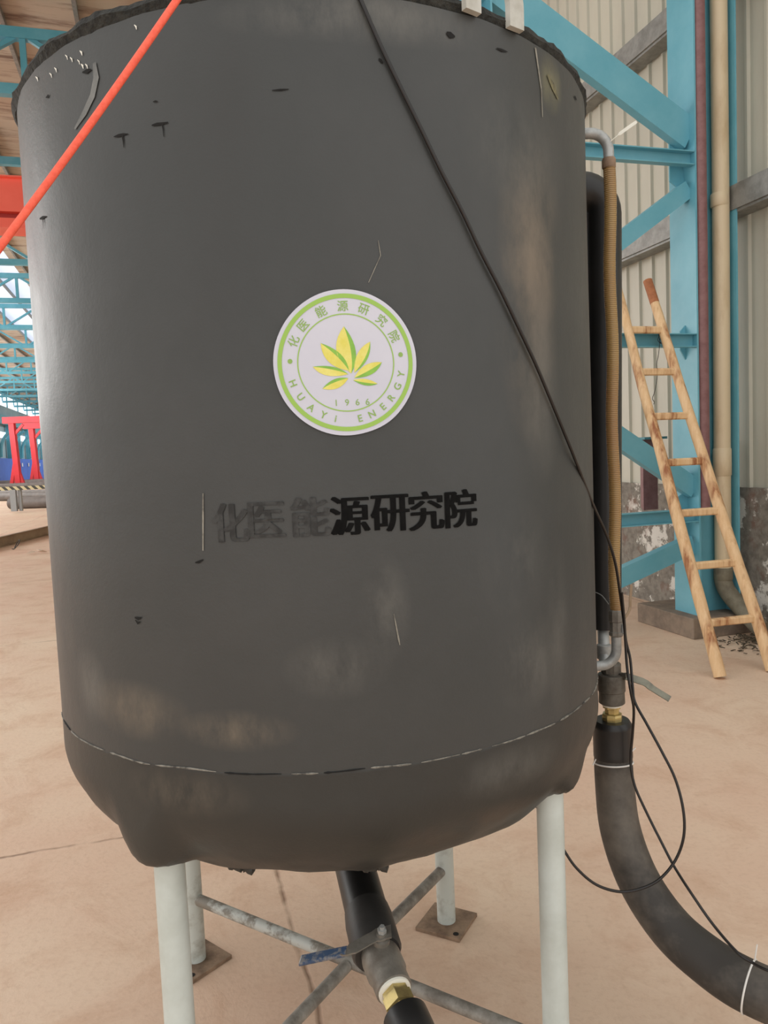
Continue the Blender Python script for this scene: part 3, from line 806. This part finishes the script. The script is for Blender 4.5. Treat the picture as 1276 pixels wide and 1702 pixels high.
# side valve
Yv = 2.0
vb = at_y(1016, 1140, Yv)
sv = thing('side_valve', 'brown-grey ball valve with long bare lever between the riser and the thick hose', 'valve', at_y(1016, 1170, Yv))
part('valve_body', MB().lathe([(0.022, .055), (0.024, .038), (0.024, .034), (0.0345, .032), (0.0355, .028), (0.0355, -.012), (0.033, -.014), (0.034, -.044), (0.03, -.047), (0.022, -.048)], vb, 24), 'valve_iron', sv)
part('union_nut', MB().lathe([(0.02, .034), (0.0265, .038), (0.0265, .058), (0.021, .064)], vb, 8, smooth=False), 'valve_iron', sv)
part('tape_ring', MB().lathe([(0.022, -.047), (0.026, -.049), (0.025, -.053), (0.02, -.054)], vb, 24), 'tape_white', sv, 'white thread tape')
part('brass_nipple', MB().lathe([(0.021, -.05), (0.024, -.053), (0.024, -.058), (0.019, -.06), (0.019, -.072), (0.0255, -.074), (0.0265, -.08), (0.0265, -.095), (0.024, -.1), (0.02, -.115)], vb, 8, smooth=False), 'brass', sv, 'brass hexagon fitting')
s0 = at_y(1036, 1124, Yv - .02)
part('stem', MB().tube([vb.lerp(s0, .3) + Z * .006, s0, at_y(1043, 1124, Yv - .03)], 0.0095, 16), 'valve_iron', sv)
L0 = at_y(1040, 1124, Yv - .03); L1 = at_y(1070, 1134, Yv - .05); L2 = at_y(1084, 1144, Yv - .06); L3 = at_y(1113, 1162, Yv - .08)
nv = Vector((-0.35, -0.3, 0.9)).normalized()
part('lever', flat(MB(), [L0, L1, L2, L3], [0.010, 0.0095, 0.0085, 0.0085], 0.0016, Vector((0.1, -0.75, 0.55)).normalized()), 'lever_steel', sv, 'bare steel lever', bevel=0.0006)

# thick insulated hose curving to the floor
sh = thing('insulated_hose', 'thick dusty foam-wrapped hose curving from the side valve down onto the floor', 'hose', at_z(1230, 1660, 0))
P0 = at_y(1017, 1196, Yv)
path = [P0, at_y(1018, 1235, Yv), at_y(1021, 1300, Yv - .01), at_y(1031, 1380, Yv - .04), at_y(1062, 1465, Yv - .09), at_y(1115, 1543, Yv - .16), at_y(1180, 1600, Yv - .24), at_y(1245, 1640, Yv - .31), at_y(1330, 1672, Yv - .36), at_y(1460, 1700, Yv - .38)]
sp = bez(path, 8); nsp = len(sp)
def hose_r(t_): return 0.047 + 0.012 * min(t_ / 0.75, 1)
rad = [hose_r(i / (nsp - 1)) for i in range(nsp)]
sk = 14
part('sleeve', MB().tube([sp[0] + (sp[1] - sp[0]) * 0.0, *sp[2:sk]], [0.044] + [0.0505] * (sk - 4) + [0.047, 0.0465], 30), 'foam_black', sh, 'newer black foam sleeve')
part('hose_body', MB().tube(sp[6:], rad[6:], 32), 'foam_dusty', sh)
print('hose end z', [round(p.z, 3) for p in path])

def ring_tie(c_, d, r_, label, tail=None, loc=None):
    d = d.normalized(); a = d.orthogonal().normalized(); b = d.cross(a); mb = MB()
    mb.tube([c_ + (a * math.cos(2 * PI * k / 40) + b * math.sin(2 * PI * k / 40)) * r_ for k in range(40)], 0.0022, 8, close=True)
    for t_ in tail or []: mb.tube(t_, 0.0016, 6)
    return single('zip_tie', mb, 'zip', label, 'zip tie')
i1 = 15
c1 = at_y(1019.5, 1267, Yv - .007)
ring_tie(c1, sp[i1 + 1] - sp[i1 - 1], 0.0495, 'white zip tie round the hose below its black sleeve', [[at_y(990, 1262, Yv - .03), at_y(985, 1272, Yv - .03)], [at_y(1040, 1258, Yv - .03), at_y(1056, 1243, Yv - .02)]])
i2 = min(range(nsp), key=lambda i: (sp[i] - path[7]).length)
tie2 = ring_tie(sp[i2], sp[i2 + 1] - sp[i2 - 1], rad[i2] + 0.001, 'white zip tie with upright tail round the hose lying on the floor', [[at_y(1254, 1596, 1.64), at_y(1258, 1570, 1.64)]])

# ================================================================== CABLES AND ROPE
cab = [hit(596, -8, R + .004)] + [hit(x, y, R + .006) for x, y in ((606, 15), (622, 52), (640, 92), (668, 150), (700, 215), (732, 282), (768, 352), (800, 420), (832, 482), (862, 545), (890, 605), (914, 662), (936, 715), (955, 762))]
cab += [at_y(985, 838, 1.72), at_y(1008, 890, 1.80), at_y(1022, 935, 1.86), at_y(1030, 985, 1.90), at_y(1036, 1030, 1.91)]
cabB = [at_y(1040, 1065, 1.92), at_y(1047, 1095, 1.92), at_y(1051, 1140, 1.91), at_y(1055, 1167, 1.90), at_y(1075, 1204, 1.87), at_y(1100, 1250, 1.84), at_y(1122, 1295, 1.82), at_y(1135, 1345, 1.80), at_y(1136, 1390, 1.79), at_y(1122, 1430, 1.79), at_y(1095, 1462, 1.78), at_y(1062, 1478, 1.775), at_y(1028, 1482, 1.775), at_y(990, 1470, 1.775), at_y(958, 1443, 1.78), at_y(937, 1413, 1.79), at_y(912, 1370, 1.80), at_y(889, 1337, 1.81), at_y(884, 1328, 1.83)]
single('signal_cable', MB().tube(bez(cab + cabB, 6), 0.0034, 10), 'cable', 'black cable running down across the tank, then looping round the right front leg', 'cable')
cabA = [at_y(1033, 985, 1.885), at_y(1037, 1030, 1.90), at_y(1039, 1065, 1.905), at_y(1042, 1110, 1.90), at_y(1048, 1150, 1.89), at_y(1053, 1180, 1.90), at_y(1051, 1220, 1.93), at_y(1048, 1255, 1.935), at_y(1049, 1280, 1.93), at_y(1056, 1310, 1.92), at_y(1075, 1352, 1.90), at_y(1098, 1398, 1.87), at_y(1120, 1440, 1.83), at_y(1150, 1487, 1.77), at_y(1185, 1537, 1.72), at_y(1225, 1583, 1.655), at_y(1250, 1600, 1.63), at_y(1276, 1613, 1.60), at_y(1330, 1632, 1.56)]
single('signal_cable', MB().tube(bez(cabA, 6), 0.0034, 10), 'cable', 'black cable hanging from the side valve and following the thick hose to the floor', 'cable')
rp0, rp1 = at_y(318, -35, 1.20), at_y(-60, 490, 1.00)
single('red_rope', MB().tube([rp0.lerp(rp1, k / 12) - Z * 0.006 * math.sin(PI * k / 12) for k in range(13)], 0.0052, 14), 'rope', 'taut red rope slanting across the upper left of the tank', 'rope')
wp = [at_y(988, 984, 2.05), at_y(1000, 990, 2.03), at_y(1011, 1004, 2.0)]
single('thin_wire', MB().tube(bez(wp, 6), 0.0012, 6), 'galv', 'short pale wire between the tank and the amber hose coupling', 'wire')

# ================================================================== LATTICE COLUMN, PIPES, LADDER
UC = 5.10
lc = thing('lattice_column', 'turquoise steel lattice column by the corrugated wall', 'column', B(UC, 3.1, 0.16))
def hsec(v0, v1, name, z0):
    mb = MB(); tf = 0.014; z1 = 9.0
    mb.bbox(UC - 0.15, UC + 0.15, v0, v0 + tf, z0, z1); mb.bbox(UC - 0.15, UC + 0.15, v1 - tf, v1, z0, z1)
    mb.bbox(UC - 0.005, UC + 0.005, v0 + tf, v1 - tf, z0, z1)
    return part(name, mb, 'steel_blue', lc)
VI = 3.90
hsec(VI, 4.27, 'post', 0.16); hsec(1.95, 2.32, 'post', 0.0)
VA = 2.32
def ang_prof(w_, t_): return [(-w_, 0), (w_, 0), (w_, t_), (-w_ + t_, t_), (-w_ + t_, w_ * 1.4), (-w_, w_ * 1.4)]
def chan(w_, h_, t_): return [(-w_, 0), (w_, 0), (w_, h_), (w_ - t_, h_), (w_ - t_, t_), (-w_ + t_, t_), (-w_ + t_, h_), (-w_, h_)]
def brace(name, pa, pb, prof, side=Z):
    part(name, MB().extrude(prof, pa, pb, side), 'steel_blue', lc)
ub = UC - 0.09
for z in (0.94, 2.25, 3.57, 4.95):
    brace('strut', B(ub, VA - .02, z), B(ub, VI + .01, z), chan(0.05, 0.06, 0.008))
dg = [((VI + .02, 3.76), (VA, 4.66), 0.115), ((VI, 3.37), (VA, 2.30), 0.062), ((VI + .02, 1.14), (VA, 2.16), 0.075), ((VI, 0.71), (VA, -0.16 + .36), 0.07), ((VI, 6.3), (VA, 5.1), 0.075)]
for (va, za), (vb_, zb_), w_ in dg:
    brace('diagonal', B(ub, va, za), B(ub, vb_, zb_), chan(w_, 0.075, 0.01))
for z0, z1, w_ in ((3.36, 3.83, 0.12), (0.72, 1.12, 0.10), (2.12, 2.38, 0.05)):
    part('gusset', MB().prism([B(UC - .02, VI, z0), B(UC - .02, VI - w_, z0 + .08), B(UC - .02, VI - w_, z1 - .05), B(UC - .02, VI, z1)], U * 0.012), 'steel_blue', lc)
# bracket in primer behind the column foot
q0, q1 = at_u(1064, 727, 5.75), at_u(1090, 850, 5.75)
v0_, v1_ = q0.dot(V), q1.dot(V)
br_ = thing('steel_bracket', 'purple-primed steel bracket standing beside the column behind the ladder', 'bracket', B(5.75, (v0_ + v1_) / 2, q1.z))
part('bracket_post', MB().bbox(5.72, 5.74, v0_, v1_, 0.93, q0.z - .02).bbox(5.74, 5.95, v1_ - .012, v1_, 0.93, q0.z - .02), 'primer', br_)
part('top_plate', MB().bbox(5.66, 5.98, v0_ - .02, VI + .25, q0.z - .02, q0.z), 'runway', br_, 'dusty teal top plate')
part('side_panel', MB().bbox(5.80, 5.82, v1_, VI + .2, q0.z - .36, q0.z - .02), 'steel_blue', br_, 'turquoise side panel')
mb = MB().bbox(4.9, 5.62, 3.80, 4.385, 0, 0.16)
single('concrete_plinth', mb, 'concrete', 'low concrete plinth under the turquoise column', 'plinth', bevel=0.008)

# downpipe and primer pipe in the column channel
dp = thing('downpipe', 'cream plastic downpipe in the channel of the turquoise column', 'pipe', B(5.03, 4.16, 0.1))
ud, vd = 5.02, 4.17
part('pipe_run', MB().tube([B(ud, vd, 0.42), B(ud, vd, 1.15), B(ud, vd + .01, 3.5), B(ud, vd, 8.8)], 0.062, 24), 'pvc', dp)
part('coupling', MB().lathe([(0.06, -.11), (0.068, -.1), (0.068, .1), (0.06, .11)], B(ud, vd, 1.33), 24), 'pvc', dp)
part('coupling', MB().lathe([(0.06, -.05), (0.067, -.04), (0.067, .04), (0.06, .05)], B(ud, vd, 3.3), 24), 'pvc', dp)
part('outlet_elbow', MB().tube(bez([B(ud, vd, 0.5), B(ud, vd, 0.40), B(ud - .06, vd + .01, 0.30), B(ud - .26, vd + .03, 0.15), B(ud - .36, vd + .035, 0.09)], 6), 0.066, 24), 'pvc_dusty', dp, 'dusty grey outlet elbow')
part('outlet_elbow', MB().lathe([(0.064, -.05), (0.071, -.04), (0.071, .04), (0.064, .05)], B(ud, vd, 0.46), 24), 'pvc_dusty', dp, 'dusty grey elbow socket')
pp = thing('conduit_pipe', 'slim purple-red primed pipe beside the cream downpipe', 'pipe', B(4.99, 3.955, 0.9))
part('pipe_run', MB().tube([B(4.985, 3.97, 0.95), B(4.985, 3.97, 3.2), B(4.98, 3.965, 3.35), B(4.98, 3.965, 8.8)], 0.048, 20), 'primer', pp)

# ladder of peeled poles leaning on the strut at 2.25 m
lb = at_z(1196, 1128, 0); lt = at_u(1049, 572, ub - .15)
ld_t = at_u(1109, 572, ub - .15)
rb_ = lb + V * 0.385 - U * 0.02
ladder = thing('wooden_ladder', 'narrow peeled-pole wooden ladder leaning against the turquoise column', 'ladder', (lb + rb_) / 2)
def rail(b, t_, ztop, r0, r1):
    k = (ztop - b.z) / (t_.z - b.z); e = b + (t_ - b) * k; pts = []; rr_ = []
    for i in range(31):
        s_ = i / 30; p = b.lerp(e, s_)
        p = p + V * 0.012 * noise.noise(Vector((s_ * 4, b.x * 5, 0))) + U * 0.008 * noise.noise(Vector((s_ * 4, b.x * 5, 5)))
        pts.append(p); rr_.append((r0 + (r1 - r0) * s_) * (1 + 0.10 * noise.noise(Vector((s_ * 12, b.x * 9, 2)))))
    return pts, rr_
zt1, zt2 = 2.62, 2.70
lz = Z * 0.0
pl_, rl_ = rail(lb + Z * 0.012, lt, zt1, 0.040, 0.032); pr_, rr2 = rail(rb_ + Z * 0.012, ld_t, zt2, 0.040, 0.032)
for pts, rr_ in ((pl_, rl_), (pr_, rr2)):
    part('rail', MB().tube(pts, rr_, 10), 'timber', ladder)
part('rail_end', MB().tube(pr_[-3:], [rr2[-3] + .001, rr2[-2] + .001, rr2[-1] + .001], 10), 'timber_end', ladder, 'reddish weathered rail end')
def on_rail(pts, z):
    for i in range(len(pts) - 1):
        if pts[i].z <= z <= pts[i + 1].z: return pts[i].lerp(pts[i + 1], (z - pts[i].z) / (pts[i + 1].z - pts[i].z))
    return pts[-1]
for (py) in (549, 619, 692, 770, 853, 941, 1035):
    # rung height read where it meets the left rail
    best = min(range(0, 401), key=lambda k: abs((lambda q: CY - FPX * (q - EYE).dot(C_U) / (q - EYE).dot(C_F) - py)(pl_[0].lerp(pl_[-1], k / 400))))
    za = pl_[0].lerp(pl_[-1], best / 400).z
    a_ = on_rail(pl_, za); b_ = on_rail(pr_, za)
    ex = (b_ - a_).normalized() * 0.02
    mb = MB().extrude([(-.025, -.013), (-.017, -.020), (.018, -.019), (.026, -.010), (.025, .013), (.014, .020), (-.018, .019), (-.026, .009)], a_ - ex, b_ + ex, Z)
    part('rung', mb, 'timber', ladder, bevel=0.002)
# wire tying ladder to strut
w0 = at_u(1100, 562, ub - .09)
tw = [w0 + Vector((0.05 * math.cos(k * 1.1), 0, 0.05 * math.sin(k * 1.1))) * random.uniform(.4, 1.0) for k in range(14)]
tw += [at_u(1094, 590, ub - .10), at_u(1091, 605, ub - .1), at_u(1092, 625, ub - .1), at_u(1088, 650, ub - .1), at_u(1084, 662, ub - .1), at_u(1087, 668, ub - .1), at_u(1086, 672, ub - .1)]
single('tie_wire', MB().tube(bez(tw, 4), 0.0022, 6), 'wire', 'dark wire tying the ladder to the strut, its end dangling', 'wire')

# dry litter by the ladder foot
mb = MB(); c_ = at_z(1258, 1070, 0)
for k in range(240):
    p = c_ + V * random.gauss(0.0, 0.13) + U * random.gauss(0, 0.12); p.z = random.uniform(0.004, 0.05) * math.exp(-((p - c_).length / .25) ** 2) + 0.003
    if p.dot(V) > 4.33 or p.dot(U) > 4.86: continue
    a = random.uniform(0, PI); l_ = random.uniform(.008, .026)
    mb.hexa(p, Vector((math.cos(a), math.sin(a), random.uniform(-.4, .4))) * l_, Vector((-math.sin(a), math.cos(a), 0)) * .004, Z * .002)
single('leaf_litter', mb, 'leaf_litter', 'small heap of dry leaf litter on the floor behind the ladder foot', 'litter', kind='stuff')

# ================================================================== FAR HALL (LEFT)
# roof trusses
def truss(u0, detail):
    root = thing('roof_truss', 'nearest turquoise roof truss, crossing just below the stained roof', 'truss', B(u0, -4.8, 8.0))
    v0, v1 = VL + .1, VW - .2; zb, zt = 7.98, 8.92; npan = 12; dv_ = (v1 - v0) / npan
    cb = [(-.09, -.08), (.09, -.08), (.09, .08), (-.09, .08)]
    if detail:
        part('top_chord', MB().extrude([(a, b) for a, b in cb], B(u0, v0, zt), B(u0, v1, zt), Z), 'truss_blue', root)
        part('bottom_chord', MB().extrude(cb, B(u0, v0, zb), B(u0, v1, zb), Z), 'truss_blue', root)
    mbw = MB() if detail else MB().extrude(cb, B(u0, v0, zt), B(u0, v1, zt), Z).extrude(cb, B(u0, v0, zb), B(u0, v1, zb), Z)
    for i in range(npan + 1):
        v = v0 + i * dv_
        m_ = MB() if detail else mbw
        m_.bbox(u0 - .05, u0 + .05, v - .05, v + .05, zb + .08, zt - .08)
        if detail: part('web_post', m_, 'truss_blue', root)
        if i < npan:
            m_ = MB() if detail else mbw
            za_, zb2 = (zb, zt) if i % 2 else (zt, zb)
            m_.extrude([(-.045, -.04), (.045, -.04), (.045, .04), (-.045, .04)], B(u0, v + .02, za_), B(u0, v + dv_ - .02, zb2), U)
            if detail: part('web_diagonal', m_, 'truss_blue', root)
    if not detail: part('truss_frame', mbw, 'truss_blue', root)
    return root
tr1 = truss(14.9, True)
dup(tr1, U * 6.0, 'second turquoise roof truss, just above the red crane girder')
tr3 = truss(26.9, False); tr3['label'] = 'third turquoise roof truss, just under the red crane girder in view'
G = 'roof trusses down the hall'
for o in (tr1, tr3): o['group'] = G
for k in range(1, 21):
    dup(tr3, U * 6.0 * k, 'far turquoise roof truss in the receding row past the red crane', G)
for o in COL.objects:
    if o.name.startswith('roof_truss'): o['group'] = G

# overhead travelling crane
oc = thing('overhead_crane', 'red overhead crane girder spanning the hall left of the tank', 'crane', B(17, -5, 6.2))
part('girder', MB().bbox(16.9, 17.5, -13.3, 3.6, 6.55, 7.18).bbox(16.8, 17.6, -13.3, 3.6, 7.18, 7.21), 'crane_red', oc)
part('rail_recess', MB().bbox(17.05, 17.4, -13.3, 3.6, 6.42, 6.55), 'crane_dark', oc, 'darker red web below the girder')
part('bottom_flange', MB().bbox(16.88, 17.5, -13.3, 3.6, 6.24, 6.42), 'crane_red', oc)
part('end_truck', MB().bbox(16.2, 18.3, -13.75, -13.3, 6.55, 7.1), 'crane_red', oc)

# two red gantry frames on the floor
def gantry(px_leg, px_end, ytop, yd, label, foot_py):
    f_ = at_y(px_leg, foot_py, yd); f_.z = 0
    xe = at_y(px_end, ytop, yd).x; zt = at_y(px_leg, ytop, yd).z
    root = thing('gantry_frame', label, 'gantry', f_, 'red gantry frames')
    x0 = f_.x - 0.5; X = Vector((1, 0, 0)); Y = Vector((0, 1, 0))
    part('cross_beam', MB().hexa(Vector(((x0 + xe) / 2 + 2.5, yd, zt - .24)), X * ((xe - x0) / 2 + 2.5), Y * .3, Z * .24), 'gantry_red', root)
    for sx in (0.0, xe - x0 + 3.2):
        p = f_ + X * sx
        part('leg', MB().extrude([(-.2, -.2), (.2, -.2), (.2, .2), (-.2, .2)], p + X * .3 + Z * 0.0, p + X * .1 + Z * (zt - .45), X), 'gantry_red', root)
        for s_ in (-1, 1):
            part('foot_strut', MB().extrude([(-.12, -.12), (.12, -.12), (.12, .12), (-.12, .12)], p + X * (.2 + .55 * s_), p + X * .12 + Z * 2.1, X), 'gantry_red', root)
        part('knee_brace', MB().extrude([(-.09, -.09), (.09, -.09), (.09, .09), (-.09, .09)], p + Z * (zt - 1.6) , p + X * 0.95 + Z * (zt - .6), X), 'gantry_red', root)
gantry(26, 72, 693, 60, 'left and nearer of the two red gantry frames beyond the striped barrier', 812)
gantry(58, 84, 703, 66, 'right and farther red gantry frame, half hidden by the tank', 811)

# blue hoarding along the left wall
single('blue_hoarding', MB().bbox(70, 140, VL + .5, VL + .56, 0, 2.6), 'fence_blue', 'long blue sheet hoarding at the foot of the far wall', 'fence')
for k in range(7):
    p = B(82 + k * 4, VL + .6, 2.0)
    single('white_notice', MB().hexa(p + V * .02, U * .35, V * .01, Z * .18), 'sticker_white', 'small blank white notice on the blue hoarding', 'notice', 'white notices on the hoarding')
for k in range(8):
    u0 = 76 + k * 5.5
    root = thing('wall_column', 'cyan column with curved bracket against the far wall', 'column', B(u0, VL + .3, 0), 'columns along the far wall')
    part('post', MB().bbox(u0 - .2, u0 + .2, VL + .1, VL + .45, 0, 5.8), 'truss_blue', root)
    part('bracket', MB().tube(bez([B(u0, VL + .5, 2.7), B(u0, VL + .6, 3.8), B(u0, VL + 1.0, 4.6), B(u0, VL + 1.7, 5.2)], 5), 0.14, 8), 'truss_blue', root)

# striped barrier rail on a post
bp = at_z(27, 852, 0); yb = bp.y
bar = thing('striped_barrier', 'yellow and black striped barrier rail on grey posts in front of the red gantries', 'barrier', bp)
zr_ = at_y(27, 811.5, yb).z
part('rail', MB().hexa(Vector((bp.x, yb, zr_)), Vector((5.5, 0, 0)), Vector((0, .05, 0)), Z * .065), 'hazard', bar)
for dx in (0.0, 4.2, -4.2):
    part('post', MB().hexa(Vector((bp.x + dx - .05, yb, zr_ / 2)), Vector((.1, 0, 0)), Vector((0, .06, 0)), Z * (zr_ / 2 - .05)).hexa(Vector((bp.x + dx + .14, yb + .1, zr_ / 2)), Vector((.05, 0, 0)), Vector((0, .05, 0)), Z * (zr_ / 2 - .05)), 'post_grey', bar)

# stock lying on the floor
def lying(name, px0, py0, px1, py1, r_, mat, label, cat):
    a = at_z(px0, py0, 0); b = at_z(px1, py1, 0); d = (b - a)
    a.z = b.z = r_
    return single(name, MB().tube([a, b], r_, 16), mat, label, cat, 'stock pipes on the hall floor')
lying('steel_pipe', 18, 846, 140, 842, 0.22, 'pipe_grey', 'short thick grey pipe lying behind the barrier post, its end showing', 'pipe')
lying('steel_pipe', -60, 834, 140, 830, 0.2, 'pipe_grey', 'long grey pipe lying behind the barrier, across the view', 'pipe')
lying('steel_pipe', -60, 826, 140, 821, 0.16, 'pipe_grey', 'thin grey pipe lying beyond the barrier among small trestles', 'pipe')
a = at_z(-60, 803, 0)
for k, (py, r_) in enumerate(((812, .33), (815, .25))):
    lying('steel_pipe', -10, py + .4, 90, py - 4, r_, 'pipe_grey', ('big dark pipe lying in front of the blue hoarding', 'dark pipe lying at the feet of the red gantries')[k], 'pipe')
cp = at_z(38, 800, 0)
single('crate', MB().hexa(cp + Z * .7, Vector((.55, 0, 0)), Vector((0, .5, 0)), Z * .7).hexa(cp + Z * 1.43, Vector((.6, 0, 0)), Vector((0, .55, 0)), Z * .04), 'post_grey', 'small grey crate by the blue hoarding', 'crate')
# brown channel lying near
a = at_z(-60, 925, 0); b = at_z(170, 866, 0); a.z = b.z = 0.05
cb = thing('steel_channel', 'long brown steel channel lying on the floor left of the tank', 'steel channel', (a + b) / 2)
part('channel_body', MB().extrude(chan(0.1, 0.07, 0.012), a + Z * .06, b + Z * .06, Z), 'beam_brown', cb)
w0 = at_z(28, 913, 0)
single('wire_loop', MB().tube(bez([w0 + Vector((-.09, 0, .012)), w0 + Vector((-.02, -.05, .02)), w0 + Vector((.05, -.03, .10)), w0 + Vector((.07, 0, .17)), w0 + Vector((.02, .03, .15)), w0 + Vector((-.05, .02, .03))], 6), 0.008, 8), 'wire', 'rusty wire loop hanging off the brown channel', 'wire')
for k, q in enumerate(((52, 921), (62, 918), (72, 920))):
    p = at_z(*q, 0); mb = MB()
    mb.add([p + Vector((random.uniform(-.12, .12), random.uniform(-.1, .1), random.uniform(.0, .05))) for _ in range(3)] + [p + Vector((0, 0, .06))], [(0, 1, 2), (0, 1, 3), (1, 2, 3), (2, 0, 3)])
    single('paper_scrap', mb, 'scrap', 'pale crumpled scrap on the floor at the left edge of the tank', 'scrap', 'pale scraps beside the tank')
